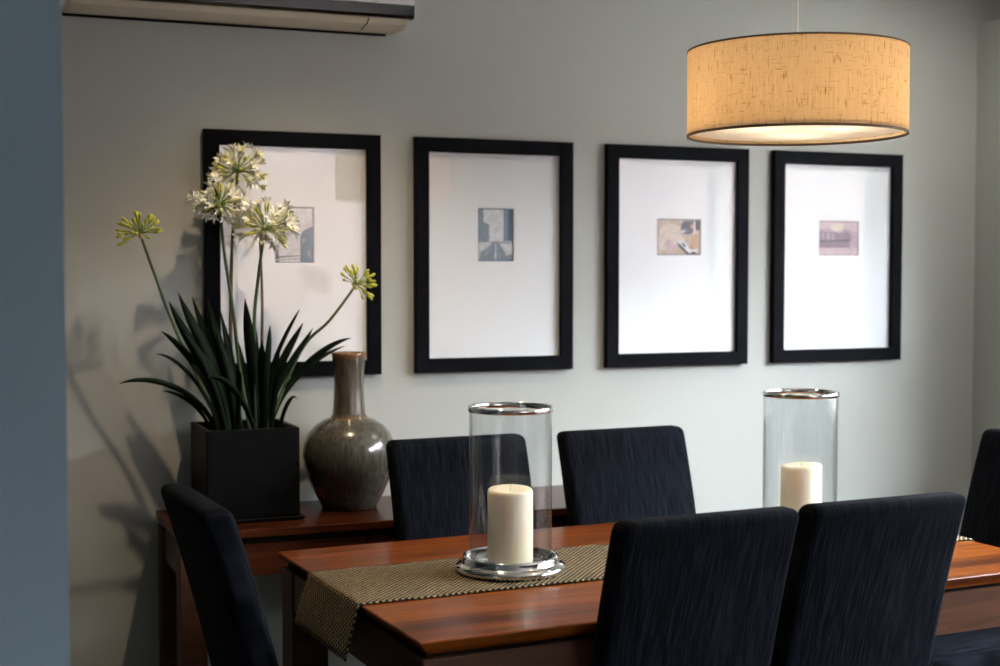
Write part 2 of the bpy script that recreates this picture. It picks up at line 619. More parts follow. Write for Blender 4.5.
def picture(x0, label, pic, pw, ph, pzc, pxc):
    W, Hh, B, T = .526, .718, .0440, .026
    r = thing('framed_picture', label, 'picture', (x0 + W / 2, YW, 1.4505), 0, 'black framed pictures in a row on the wall')
    # mitred moulding, one mesh
    bm = bmesh.new()
    prof = [(0, -.002), (0, -T + .002), (.002, -T), (B - .003, -T), (B, -T + .003), (B, -.013), (B - .012, -.013), (B - .012, -.002)]
    loops = []
    for sx, sz in ((-1, -1), (1, -1), (1, 1), (-1, 1)):
        loops.append([bm.verts.new((sx * (W / 2 - d), y, sz * (Hh / 2 - d))) for d, y in prof])
    for i in range(4):
        a, b_ = loops[i], loops[(i + 1) % 4]
        for k in range(len(prof)):
            k2 = (k + 1) % len(prof)
            bm.faces.new((a[k], b_[k], b_[k2], a[k2]))
    fix(bm)
    link('frame', bm, M['frame'], r)
    iw, ih = W / 2 - B, Hh / 2 - B
    px0, px1 = pxc - pw / 2, pxc + pw / 2
    pz0, pz1 = pzc - ph / 2, pzc + ph / 2
    # mat board with a bevelled opening
    bm = bmesh.new()
    o = [(-iw - .008, -ih - .008), (iw + .008, -ih - .008), (iw + .008, ih + .008), (-iw - .008, ih + .008)]
    i1 = [(px0 - .002, pz0 - .002), (px1 + .002, pz0 - .002), (px1 + .002, pz1 + .002), (px0 - .002, pz1 + .002)]
    i2 = [(px0, pz0), (px1, pz0), (px1, pz1), (px0, pz1)]
    rings = [[bm.verts.new((p[0], y, p[1])) for p in q] for q, y in ((o, -.0045), (o, -.0075), (i1, -.0075), (i2, -.0058), (i2, -.0045))]
    for a, b_ in zip(rings, rings[1:] + rings[:1]):
        for k in range(4):
            bm.faces.new((a[k], a[(k + 1) % 4], b_[(k + 1) % 4], b_[k]))
    fix(bm)
    link('mat_board', bm, M['mat'], r)
    # photograph: a print on a card, its picture laid out of inked areas
    bm = bmesh.new()
    box(bm, (px0 - .01, -.0035, pz0 - .01), (px1 + .01, -.0022, pz1 + .01))
    mats = [pic['border']]
    yy = -.0037
    for col, pts in pic['areas']:
        if col not in mats:
            mats.append(col)
        yy -= .00004
        poly(bm, [(px0 + .003 + u * (pw - .006), pz0 + .003 + v * (ph - .006)) for u, v in pts], mats.index(col), yy)
    link('photograph', bm, mats, r)
    bm = bmesh.new()
    box(bm, (-iw - .006, -.0125, -ih - .006), (iw + .006, -.0105, ih + .006))
    link('glass', bm, M['glass'], r)
    return r


g = dict(sky=flat('print_pale', (.55, .57, .59)), blue=flat('print_blue', (.03, .06, .10)), dk=flat('print_dark', (.03, .035, .05)),
         grey=flat('print_grey', (.28, .33, .38)), lt=flat('print_light', (.62, .64, .66)), road=flat('print_road', (.19, .25, .31)),
         sand=flat('print_sand', (.44, .36, .28)), sand2=flat('print_sand_light', (.56, .49, .42)), navy=flat('print_navy', (.02, .035, .07)),
         tan=flat('print_tan', (.42, .25, .13)), plum=flat('print_plum', (.17, .12, .17)), mauve=flat('print_mauve', (.33, .26, .31)),
         rose=flat('print_rose', (.46, .36, .37)), mblue=flat('print_midblue', (.06, .125, .19)), black=flat('print_black', (.012, .014, .02)))


def ell(cx, cy, rx, ry, n=20, rot=0.0):
    return [(cx + rx * math.cos(2 * PI * i / n) * math.cos(rot) - ry * math.sin(2 * PI * i / n) * math.sin(rot),
             cy + rx * math.cos(2 * PI * i / n) * math.sin(rot) + ry * math.sin(2 * PI * i / n) * math.cos(rot)) for i in range(n)]


sq = [(0, 0), (1, 0), (1, 1), (0, 1)]
pic1 = dict(border=g['blue'], areas=[
    (g['sky'], sq), (g['lt'], [(0, .55), (.7, .62), (.97, .8), (.97, 1), (0, 1)]),
    (g['dk'], [(0, 0), (.10, 0), (.06, .3), (0, .34)]), (g['grey'], [(0, .02), (.66, .05), (.66, .075), (0, .05)]),
    (g['dk'], [(0, .07), (.7, .115), (.7, .13), (0, .10)]),
    (g['mblue'], [(.66, 0), (1, 0), (1, .66), (.92, .645), (.80, .605), (.72, .56), (.67, .49)]),
    (g['grey'], [(.71, .35), (.79, .37), (.79, .44), (.72, .44)]), (g['grey'], [(.84, .17), (.93, .21), (.95, .04), (.85, .21)])])
pic2 = dict(border=g['mblue'], areas=[
    (g['lt'], sq),
    (g['road'], [(0, .36), (0, 1), (.14, 1), (.14, .76), (.20, .73), (.31, .70), (.31, .37)]),
    (g['road'], [(.74, .38), (.74, 1), (1, 1), (1, .38)]), (g['mblue'], [(.88, .38), (.88, 1), (1, 1), (1, .38)]),
    (g['grey'], [(0, .37), (1, .37), (1, .33), (0, .33)]),
    (g['sky'], [(0, 0), (0, .34), (.33, .36), (.45, .36)] if False else [(0, .1), (0, .34), (.34, .36)]),
    (g['road'], [(0, 0), (.03, .10), (.44, .37), (.56, .37), (1, .10), (1, 0)]),
    (g['grey'], [(.02, .13), (.30, .33), (.32, .33), (.05, .10)]), (g['grey'], [(.16, .09), (.42, .34), (.44, .34), (.22, .09)]),
    (g['sky'], [(.47, .02), (.495, .34), (.52, .34), (.52, .02)]), (g['grey'], [(.62, .02), (.545, .34), (.56, .34), (.66, .02)]),
    (g['sky'], [(.84, .09), (.60, .34), (.63, .34), (1, .13)])])
pic3 = dict(border=g['navy'], areas=[
    (g['sand'], sq), (g['sand2'], ell(.30, .66, .27, .24)), (g['sand2'], ell(.12, .35, .11, .22)), (g['rose'], ell(.30, .28, .14, .14)),
    (g['sand2'], ell(.50, .40, .16, .14)), (g['tan'], [(.76, .10), (.97, .20), (.97, .60), (.80, .55)]),
    (g['dk'], [(.56, .70), (.60, .60), (.74, .57), (.92, .70), (1, .72), (1, 1), (.62, .98), (.57, .88)]),
    (g['mblue'], ell(.66, .70, .07, .07)), (g['navy'], ell(.74, .82, .06, .10)), (g['tan'], ell(.82, .82, .04, .07)), (g['lt'], ell(.61, .67, .035, .05)),
    (g['lt'], [(.86, .60), (.90, .60), (.90, .98), (.86, .98)]),
    (g['dk'], [(.46, .33), (.56, .28), (.74, .03), (.96, .03), (.96, 0), (.70, 0), (.50, .22)]),
    (g['lt'], [(.47, .36), (.53, .42), (.62, .39), (.72, .25), (.78, .13), (.93, .16), (.96, .10), (.84, .04), (.74, .05), (.60, .22)]),
    (g['mblue'], [(.56, .32), (.61, .34), (.69, .24), (.64, .20)]), (g['black'], ell(.86, .05, .05, .03))])
pic4 = dict(border=g['plum'], areas=[
    (g['mauve'], sq), (g['rose'], [(0, .78), (.55, .86), (1, .7), (1, 1), (0, 1)]), (g['sand2'], ell(.46, .84, .17, .13)),
    (g['plum'], [(0, .42), (0, .72), (.45, .70), (.5, .62), (.72, .74), (.85, .56), (.85, .42)]),
    (g['mauve'], [(.06, .46), (.06, .66), (.12, .66), (.12, .46)]), (g['mauve'], [(.2, .46), (.2, .67), (.26, .67), (.26, .46)]),
    (g['mauve'], [(.33, .46), (.33, .64), (.38, .64), (.38, .46)]),
    (g['dk'], [(0, .36), (0, .43), (.8, .48), (.8, .40)]), (g['plum'], [(0, .22), (0, .37), (.8, .41), (.8, .22)]),
    (g['rose'], [(0, 0), (1, 0), (1, .2), (0, .2)]), (g['mauve'], [(0, .10), (.9, .14), (.9, .16), (0, .12)])])
ox = .526 / 2
picture(.708, 'black framed picture behind the flowers, small upright print with a blue-grey shape', pic1, .117, .164, .058, .9725 - .708 - ox)
picture(1.343, 'black framed picture with small upright blue print of a city street', pic2, .118, .164, .065, 1.6115 - 1.343 - ox)
picture(1.988, 'black framed picture with small sepia landscape print showing two dark and white shapes', pic3, .161, .118, .064, 2.259 - 1.988 - ox)
picture(2.613, 'rightmost black framed picture, small mauve print, window mirrored in its glass', pic4, .161, .118, .0655, 2.886 - 2.613 - ox)

# ------------------------------------------------------------------ air conditioner
ac = thing('air_conditioner', 'white wall air conditioner with a black band, high above the plant', 'air conditioner', (.315, YW, 2.108))
AW = .966
def extr(bm, prof, x0, x1, mi=0):
    a = [bm.verts.new((x0, y, z)) for y, z in prof]
    b_ = [bm.verts.new((x1, y, z)) for y, z in prof]
    n = len(prof)
    for i in range(n):
        f = bm.faces.new((a[i], a[(i + 1) % n], b_[(i + 1) % n], b_[i]))
        f.material_index = mi
    bm.faces.new(a[::-1]); bm.faces.new(b_)
    fix(bm)
bm = bmesh.new()
extr(bm, [(0, 0.004), (-.09, .0), (-.16, .008), (-.188, .02), (-.188, .29), (-.17, .30), (0, .30)], .012, AW - .012)
link('body', bm, M['accream'], ac)
for nm, x0, x1 in (('end_cap', 0, .014), ('end_cap', AW - .014, AW)):
    bm = bmesh.new()
    extr(bm, [(-.002, .008), (-.11, .004), (-.165, .012), (-.195, .026), (-.197, .29), (-.17, .304), (-.002, .304)], x0, x1)
    link(nm, bm, M['acwhite'], ac)
bm = bmesh.new()
extr(bm, [(-.18, .060), (-.206, .058), (-.214, .10), (-.214, .26), (-.200, .296), (-.18, .30)], .002, AW - .002)
link('front_panel', bm, M['acwhite'], ac)
bm = bmesh.new()
extr(bm, [(-.18, .019), (-.198, .020), (-.206, .027), (-.208, .057), (-.18, .058)], .0, AW)
o = link('trim_band', bm, M['acblack'], ac)
o['label'] = 'glossy black band'
bm = bmesh.new()
extr(bm, [(-.10, -.003), (-.165, .0055), (-.183, .0165), (-.175, .022), (-.10, .004)], .02, AW - .11)
link('air_flap', bm, M['accream'], ac)
bm = bmesh.new()
extr(bm, [(-.002, -.001), (-.022, -.003), (-.022, .004), (-.002, .006)], .01, AW - .03)
extr(bm, [(-.10, -.0036), (-.165, .0048), (-.184, .0160), (-.18, .02), (-.10, .006)], AW - .1315, AW - .1280)
link('back_plate', bm, M['gap'], ac)

# ------------------------------------------------------------------ pendant lamp
LX, LY, LZ0, LZ1, LR = 1.733, 2.60, 1.695, 1.879, .2355
lamp = thing('pendant_lamp', 'lit drum pendant lamp with tan linen shade hanging over the table', 'lamp', (LX, LY, LZ0))
bm = bmesh.new()
uvl = bm.loops.layers.uv.new('UVMap')
sg = 96
hh = LZ1 - LZ0
rows = []
for r, z in ((LR, 0), (LR, hh), (LR - .0012, hh), (LR - .0012, 0)):
    rows.append([bm.verts.new((r * math.cos(2 * PI * i / sg), r * math.sin(2 * PI * i / sg), z)) for i in range(sg)])
for q in (0,):
    for i in range(sg):
        j = (i + 1) % sg
        f = bm.faces.new((rows[0][i], rows[0][j], rows[1][j], rows[1][i]))
        for lp, (u, v) in zip(f.loops, ((i, 0), (i + 1, 0), (i + 1, hh), (i, hh))):
            lp[uvl].uv = (u / sg * 2 * PI * LR, v)
for v in rows[2] + rows[3]:
    bm.verts.remove(v)
link('lamp_shade', bm, M['shade'], lamp, smooth=True)
for z0, z1 in ((-.0008, .0042), (hh - .003, hh + .0008)):
    bm = bmesh.new()
    lathe(bm, [(LR - .003, z0), (LR + .0008, z0), (LR + .0008, z1), (LR - .003, z1)], sg, closed=True)
    fix(bm)
    auto_smooth(link('edge_trim', bm, M['shadetrim'], lamp))
bm = bmesh.new()
lathe(bm, [(0, .010), (LR - .004, .010), (LR - .004, .0125), (0, .0125)], sg)
fix(bm)
auto_smooth(link('diffuser', bm, M['diffuser'], lamp))
bm = bmesh.new()
for k in range(3):
    a = 2 * PI * k / 3 + .4
    tube(bm, [(0, 0, hh - .03), (math.cos(a) * (LR - .003), math.sin(a) * (LR - .003), hh - .004)], .0018, 6)
    a = 2 * PI * k / 3 + 1.1
    tube(bm, [(0, 0, hh - .03), (math.cos(a) * .105, math.sin(a) * .105, hh - .04), (math.cos(a) * .105, math.sin(a) * .105, .112)], .006, 8)
lathe(bm, [(0, hh - .035), (.018, hh - .035), (.018, hh - .025), (0, hh - .025)], 20)
link('spider_fitting', bm, M['white'], lamp)
bm = bmesh.new()
lathe(bm, [(0, hh - .075), (.017, hh - .073), (.019, hh - .03), (.012, hh - .005), (.006, hh + .012), (0, hh + .014)], 24)
fix(bm)
o = link('cord_grip', bm, M['cord'], lamp, smooth=True)
bm = bmesh.new()
tube(bm, [(0, 0, hh), (0, 0, ZC - LZ0 - .03)], .0022, 8)
link('cord', bm, M['cord'], lamp)
bm = bmesh.new()
lathe(bm, [(0, ZC - LZ0 - .04), (.012, ZC - LZ0 - .038), (.05, ZC - LZ0 - .012), (.05, ZC - LZ0), (0, ZC - LZ0)], 32)
fix(bm)
link('ceiling_rose', bm, M['white'], lamp, smooth=True)
for k in range(3):
    a = 2 * PI * k / 3 + 1.1
    bm = bmesh.new()
    lathe(bm, [(0, .055), (.02, .06), (.03, .08), (.028, .095), (.016, .115), (0, .118)], 24)
    fix(bm)
    link('bulb', bm, M['bulb'], lamp, smooth=True, loc=(.105 * math.cos(a), .105 * math.sin(a), 0))

# ------------------------------------------------------------------ sideboard
BX0, BX1, BY0, BY1, BZ = .562, 2.02, 3.652, YW - .012, .720
sb = thing('sideboard', 'dark red-brown wooden sideboard against the wall, under the planter and vase', 'sideboard', (BX0, BY0, 0))
bw, bd = BX1 - BX0, BY1 - BY0
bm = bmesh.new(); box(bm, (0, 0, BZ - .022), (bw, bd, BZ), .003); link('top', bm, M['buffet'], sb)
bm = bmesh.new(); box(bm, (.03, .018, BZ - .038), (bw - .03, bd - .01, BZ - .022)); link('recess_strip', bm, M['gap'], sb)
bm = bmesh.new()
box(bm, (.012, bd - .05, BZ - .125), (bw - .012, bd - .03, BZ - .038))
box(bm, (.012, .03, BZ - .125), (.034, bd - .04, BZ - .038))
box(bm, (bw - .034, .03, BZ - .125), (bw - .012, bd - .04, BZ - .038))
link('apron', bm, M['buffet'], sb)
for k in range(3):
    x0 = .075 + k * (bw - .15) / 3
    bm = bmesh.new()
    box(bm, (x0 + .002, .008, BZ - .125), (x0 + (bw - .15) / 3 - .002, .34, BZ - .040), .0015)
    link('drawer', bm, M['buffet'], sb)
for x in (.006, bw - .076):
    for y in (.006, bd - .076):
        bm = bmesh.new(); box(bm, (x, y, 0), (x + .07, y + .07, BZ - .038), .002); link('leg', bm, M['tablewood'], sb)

# ------------------------------------------------------------------ vase
vb = bmesh.new()
prof = [(0, .0), (.076, 0), (.080, .004), (.086, .018), (.100, .046), (.116, .085), (.126, .122), (.130, .155), (.1275, .186), (.117, .215), (.098, .238),
        (.074, .254), (.054, .261), (.0485, .264), (.0475, .272), (.0445, .31), (.043, .355), (.0445, .405), (.0485, .437), (.0505, .445), (.049, .449),
        (.0455, .447), (.041, .43), (.038, .38), (.038, .29), (.06, .25), (.11, .19), (.115, .12), (.07, .012), (0, .012)]
lathe(vb, prof, 64)
fix(vb)
for q in vb.verts:
    if .02 < q.co.z < .25:
        k_ = 1 + .035 * math.sin((q.co.z - .02) / .23 * PI)
        q.co.x *= k_; q.co.y *= k_
v = link('vase', vb, M['vase'], smooth=True, loc=(1.092, 3.905, BZ))
tag(v, 'grey-brown glazed bottle vase with long neck standing beside the black planter', 'vase')

# ------------------------------------------------------------------ saucer and planter with agapanthus
PX, PY, PZ = .784, 3.886, BZ
bm = bmesh.new()
def sqring(bm, levels):
    rings = []
    for h, z in levels:
        rings.append([bm.verts.new((sx * h, sy * h, z)) for sx, sy in ((-1, -1), (1, -1), (1, 1), (-1, 1))])
    for a, b_ in zip(rings, rings[1:]):
        for k in range(4):
            bm.faces.new((a[k], a[(k + 1) % 4], b_[(k + 1) % 4], b_[k]))
    bm.faces.new(rings[0][::-1]); bm.faces.new(rings[-1])
    fix(bm)
sqring(bm, [(.130, 0), (.138, .003), (.139, .009), (.137, .0105)])
s = link('saucer', bm, M['pot'], loc=(PX, PY, PZ))
tag(s, 'square black saucer under the black planter on the sideboard', 'saucer')
plant = thing('potted_agapanthus', 'agapanthus with white and yellow-green flower heads in a square black planter', 'plant', (PX, PY, PZ + .011))
bm = bmesh.new()
sqring(bm, [(.1255, 0), (.1275, .004), (.1275, .240), (.1265, .243), (.115, .243), (.114, .241), (.113, .205), (.10, .195)])
bmesh.ops.bevel(bm, geom=[e for e in bm.edges if abs(e.verts[0].co.z - e.verts[1].co.z) > .1], offset=.004, segments=2, affect='EDGES')
link('pot', bm, M['pot'], plant)
bm = bmesh.new()
bmesh.ops.create_grid(bm, x_segments=24, y_segments=24, size=.1125)
for q in bm.verts:
    q.co.z = .214 + random.uniform(-.004, .005)
link('soil', bm, M['soil'], plant)
PB = Vector((PX, PY, PZ + .011))


def leaf(base, tip, bend, wid, twist=0.0):
    """strap leaf from base to tip (world), leaving the pot steeply; bend lifts its middle"""
    base, tip = Vector(base), Vector(tip)
    ln = (tip - base).length
    p1 = base + Vector((0, 0, 1)) * ln * .38 + (tip - base) * .10
    p2 = tip + Vector((0, 0, 1)) * bend - (tip - base) * .30
    pts = bez(base, p1, p2, tip, 16)
    bm = bmesh.new()
    n = len(pts)
    prev = None
    for i, p in enumerate(pts):
        t = (pts[min(i + 1, n - 1)] - pts[max(i - 1, 0)]).normalized()
        side = t.cross(Vector((0, -1, .25)))
        if side.length < .2:
            side = Vector((1, 0, 0))
        side.normalize()
        side = Matrix.Rotation(twist, 3, t) @ side
        nn = side.cross(t).normalized()
        s_ = i / (n - 1)
        w_ = wid * (.62 + .38 * math.sin(min(1, s_ * 1.7) * PI / 2)) * (1 - max(0, (s_ - .55) / .45) ** 2.2) + .0006
        ring = [bm.verts.new(p - PB + side * w_ + nn * w_ * .28), bm.verts.new(p - PB + nn * .0009), bm.verts.new(p - PB - side * w_ + nn * w_ * .28), bm.verts.new(p - PB - nn * .0009)]
        if prev:
            for k in range(4):
                bm.faces.new((prev[k], prev[(k + 1) % 4], ring[(k + 1) % 4], ring[k]))
        else:
            bm.faces.new(ring[::-1])
        prev = ring
    bm.faces.new(prev)
    fix(bm)
    return link('leaf', bm, M['leaf'], plant, smooth=True)


ZS = PZ + .215
def inpot(dx, dy):
    return (PX + dx, PY + dy, ZS)
YF = 4.005
# (tip pixel, depth y, base dx, dy, bend, half-width)
LV = [((119, 384), 3.80, -.075, -.03, .085, .0075), ((156, 354), 3.86, -.07, .0, .07, .0085), ((161, 331), 3.83, -.06, -.03, .06, .010),
      ((169, 301), 3.90, -.055, .02, .00, .0145), ((178, 292), 3.86, -.045, -.01, .0, .0155), ((192, 297), 3.95, -.035, .03, .0, .0155),
      ((163, 391), 3.86, -.085, .02, .04, .005), ((245, 298), 3.85, .035, -.01, .0, .0155), ((254, 319), 3.93, .04, .03, .0, .014),
      ((300, 309), 3.86, .045, .02, .05, .0055), ((303, 323), 3.90, .05, .0, .03, .0105), ((313, 328), 3.84, .055, -.02, .03, .0105),
      ((294, 338), 3.94, .06, .03, .03, .0105), ((351, 338), 3.83, .065, -.01, .075, .010), ((345, 346), 3.90, .075, .02, .055, .0075),
      ((297, 399), 3.80, .085, -.05, .060, .006), ((208, 300), 3.93, -.03, .02, .0, .0155), ((221, 312), 3.88, -.02, -.02, .0, .014),
      ((216, 330), 3.82, -.03, -.05, .02, .013), ((185, 335), 3.82, -.06, -.05, .05, .012), ((262, 340), 3.82, .045, -.05, .03, .013),
      ((280, 352), 3.93, .055, .05, .04, .011), ((201, 352), 3.79, -.05, -.06, .05, .010), ((270, 325), 3.80, .045, -.04, .03, .011),
      ((237, 338), 3.93, .02, .02, .0, .013), ((190, 365), 3.80, -.075, -.05, .065, .009), ((282, 366), 3.79, .065, -.05, .06, .0085),
      ((240, 372), 3.77, -.03, -.07, .075, .008), ((205, 380), 3.76, .02, -.07, .09, .008)]
for tp, y, dx, dy, bend, wd in LV:
    leaf(inpot(dx, dy), at(tp[0], tp[1], min(y, YF)), bend, wd, random.uniform(-.7, .7))


def petal(bm, o, ax, side, ln, w, curl, mi):
    up = ax.cross(side).normalized()
    pts = [(0, .25, 0), (.55, 1, .10), (.85, .75, .35), (1.0, .08, .6)]
    prev = None
    for d, ww, c in pts:
        c3 = o + ax * ln * d * (1 - .25 * c) + up * (ln * (.12 + .45 * c * curl) * d)
        ring = [bm.verts.new(c3 - side * w * ww), bm.verts.new(c3 + ax.cross(side) * -.0006), bm.verts.new(c3 + side * w * ww)]
        if prev:
            for k in range(2):
                f = bm.faces.new((prev[k], prev[k + 1], ring[k + 1], ring[k]))
                f.material_index = mi
        prev = ring


def flower_head(stem, c, axis, n, rad, style):
    """umbel: pedicels radiating from c, each with a floret or bud"""
    bm = bmesh.new()
    axis = Vector(axis).normalized()
    for i in range(n):
        z = 1 - (i + .5) / n * (1.45 if style != 'bud' else 1.15)
        a = i * 2.39996 + random.uniform(-.25, .25)
        r_ = math.sqrt(max(0, 1 - z * z))
        q = axis.to_track_quat('Z', 'Y')
        d = (q @ Vector((r_ * math.cos(a), r_ * math.sin(a), z))).normalized()
        d = (d + Vector((random.uniform(-.26, .26), random.uniform(-.26, .26), random.uniform(-.22, .14)))).normalized()
        pl = rad * (random.uniform(.60, .76) if style == 'bud' else random.uniform(.38, .62))
        base = Vector((0, 0, 0))
        end = d * pl
        tube(bm, [base, end * .55 + axis * rad * .04, end], .0011, 5, 0, cap=False)
        if style == 'bud':
            fl = rad * random.uniform(.26, .34)
            tube(bm, [end - d * .002, end + d * fl * .25, end + d * fl * .7, end + d * fl], [.0014, .0034, .0044, .0014], 7, 3)
        else:
            opened = random.random() < (.78 if style == 'white' else .62)
            if opened:
                fl = rad * random.uniform(.46, .60)
                tube(bm, [end - d * .001, end + d * fl * .28], [.0016, .0042], 6, 2, cap=False)
                u0 = d.orthogonal().normalized()
                ph = random.uniform(0, 6)
                for k in range(6):
                    sd = Matrix.Rotation(ph + k * PI / 3, 3, d) @ u0
                    petal(bm, end + d * fl * .22 , d, sd, fl * .95, fl * .105, random.uniform(.9, 1.5), 1 if (style == 'white' or random.random() < .7) else 2)
            else:
                fl = rad * random.uniform(.30, .42)
                tube(bm, [end, end + d * fl * .4, end + d * fl * .8, end + d * fl], [.0015, .0040, .0046, .001], 7, 2 if random.random() < .6 else 3)
    # bract at the collar
    tube(bm, [-axis * .016, -axis * .004, axis * .004], [.0032, .0062, .002], 8, 4)
    o = link('flower_head', bm, [M['pedicel'], M['petal'], M['petal_y'], M['bud'], M['bract']], stem)
    o.location = c
    lab = {'bud': 'yellow-green flower head still in bud', 'white': 'white flower head in full bloom', 'cream': 'white flower head with cream yellow buds'}[style]
    o['label'] = lab
    for p in o.data.polygons:
        p.use_smooth = True
    return o


def stalk(pix, base, rad, style, n, hr, m):
    """pix: (px, py, y) from the head downwards; base: offset in the pot"""
    top = at(*pix[0])
    pts = [top] + [at(*p) for p in pix[1:]] + [Vector(inpot(*base))]
    pts.reverse()
    sm = []
    for i in range(len(pts) - 1):
        p0, p1, p2, p3 = pts[max(i - 1, 0)], pts[i], pts[i + 1], pts[min(i + 2, len(pts) - 1)]
        for k in range(6):
            t = k / 6
            sm.append(.5 * ((2 * p1) + (p2 - p0) * t + (2 * p0 - 5 * p1 + 4 * p2 - p3) * t * t + (3 * p1 - p0 - 3 * p2 + p3) * t ** 3))
    sm.append(pts[-1])
    bm = bmesh.new()
    tube(bm, [p - PB for p in sm], [rad * (1.15 - .4 * i / len(sm)) for i in range(len(sm))], 8)
    st = link('flower_stem', bm, m, plant, smooth=True)
    if style:
        ax = (sm[-1] - sm[-4]).normalized()
        flower_head(st, top - PB, ax, n, hr, style)
    return st


stalk([(140, 234, 3.84), (155, 275, 3.85), (180, 340, 3.87)], (-.05, -.03), .0046, 'bud', 44, .064, M['stem'])
stalk([(238, 172, 3.93), (233, 230, 3.93), (231, 300, 3.92), (232, 370, 3.92)], (.0, .0), .0052, 'cream', 48, .080, M['stem_brown'])
stalk([(220, 205, 3.86), (224, 250, 3.865), (233, 310, 3.87), (240, 370, 3.88)], (.015, -.03), .0050, 'white', 54, .079, M['stem'])
stalk([(265, 229, 3.84), (258, 280, 3.85), (254, 330, 3.87)], (.03, -.01), .0052, 'cream', 54, .086, M['stem'])
stalk([(260, 238, 3.88), (262, 290, 3.88), (262, 335, 3.88)], (.045, .01), .0042, None, 0, 0, M['stem_brown'])
stalk([(356, 285, 3.805), (330, 320, 3.82), (300, 352, 3.86)], (.05, -.02), .0046, 'bud', 34, .062, M['stem'])

# ------------------------------------------------------------------ dining table
TROT = R(3.4)
TL, TW, TZ = 1.56, .889, .75
ux, uy = Vector((math.cos(TROT), math.sin(TROT), 0)), Vector((-math.sin(TROT), math.cos(TROT), 0))
TO = Vector((.772, 2.307, 0))                       # near-left corner on the floor
table = thing('dining_table', 'red-brown polished wooden dining table set with chairs under the pendant', 'table', TO, TROT)
bm = bmesh.new(); box(bm, (0, 0, TZ - .028), (TL, TW, TZ), .003, 2)
for q in bm.verts:                                                # edge slopes in below, an undercut added to shade it
    k_ = .020 * max(0, min(1, (TZ - .004 - q.co.z) / .02))
    q.co.x += k_ if q.co.x < TL / 2 else -k_
    q.co.y += k_ if q.co.y < TW / 2 else -k_
link('tabletop', bm, M['table'], table)
bm = bmesh.new()
box(bm, (.02, .02, TZ - .034), (TL - .02, TW - .02, TZ - .028))
link('recess_strip', bm, M['gap'], table)
bm = bmesh.new()
a0, a1 = TZ - .122, TZ - .034
box(bm, (.08, .012, a0), (TL - .08, .034, a1)); box(bm, (.08, TW - .034, a0), (TL - .08, TW - .012, a1))
box(bm, (.012, .08, a0), (.034, TW - .08, a1)); box(bm, (TL - .034, .08, a0), (TL - .012, TW - .08, a1))
link('apron', bm, M['tablewood'], table)
for x in (.008, TL - .093):
    for y in (.008, TW - .093):
        bm = bmesh.new(); box(bm, (x, y, 0), (x + .085, y + .085, TZ - .034), .003); link('leg', bm, M['tablewood'], table)


def onT(u, v, z=TZ):
    return TO + ux * u + uy * v + Vector((0, 0, z))


# runner : lies along the table, hangs over both ends
bm = bmesh.new()
uvl = bm.loops.layers.uv.new('UVMap')
RV0, RV1 = .305, .623
path = []
hang = .098
N1 = 8
rad_ = .007
for i in range(N1 + 1):
    t = i / N1
    path.append((-rad_ - .026 * (1 - t), TZ - rad_ - hang * (1 - t)))
for k in range(1, 5):
    a = k / 5 * PI / 2
    path.append((-rad_ * math.cos(a) , TZ - rad_ + (rad_ + .0012) * math.sin(a)))
for i in range(61):
    path.append((.004 + (TL - .008) * i / 60, TZ + .0012))
for k in range(1, 5):
    a = PI / 2 - k / 5 * PI / 2
    path.append((TL + rad_ * math.cos(a), TZ - rad_ + (rad_ + .0012) * math.sin(a)))
for i in range(N1 + 1):
    t = i / N1
    path.append((TL + rad_ + .026 * t, TZ - rad_ - hang * t))
d = 0
grid = []
for i, (x, z) in enumerate(path):
    if i:
        d += math.hypot(x - path[i - 1][0], z - path[i - 1][1])
    row = []
    for j in range(13):
        v_ = RV0 + (RV1 - RV0) * j / 12
        drop = max(0, TZ - z)
        wob = .0022 * math.sin(j * 1.9 + 1) * min(1, drop / .06)
        xo = -abs(wob) * 1.2 if x < .5 else abs(wob) * 1.2
        vv = v_ + (.02 * (j / 12 - .5) * drop / .13)
        row.append((bm.verts.new((x + (xo if drop > .008 else 0), vv, z + .0005 * math.sin(i * .9 + j))), d, v_))
    grid.append(row)
for i in range(len(grid) - 1):
    for j in range(12):
        q = (grid[i][j], grid[i + 1][j], grid[i + 1][j + 1], grid[i][j + 1])
        f = bm.faces.new([w_[0] for w_ in q])
        for lp, w_ in zip(f.loops, q):
            lp[uvl].uv = (w_[1], w_[2])
bmesh.ops.recalc_face_normals(bm, faces=list(bm.faces))
rn = link('table_runner', bm, M['runner'], smooth=True)
if sum(p.normal.z for p in rn.data.polygons) < 0:
    rn.data.flip_normals()
sm_ = rn.modifiers.new('thickness', 'SOLIDIFY')
sm_.thickness = .0035
sm_.offset = 1.0
rn.location = TO
rn.rotation_euler = (0, 0, TROT)
tag(rn, 'beige and black woven runner along the table, draped over its left end', 'table runner')

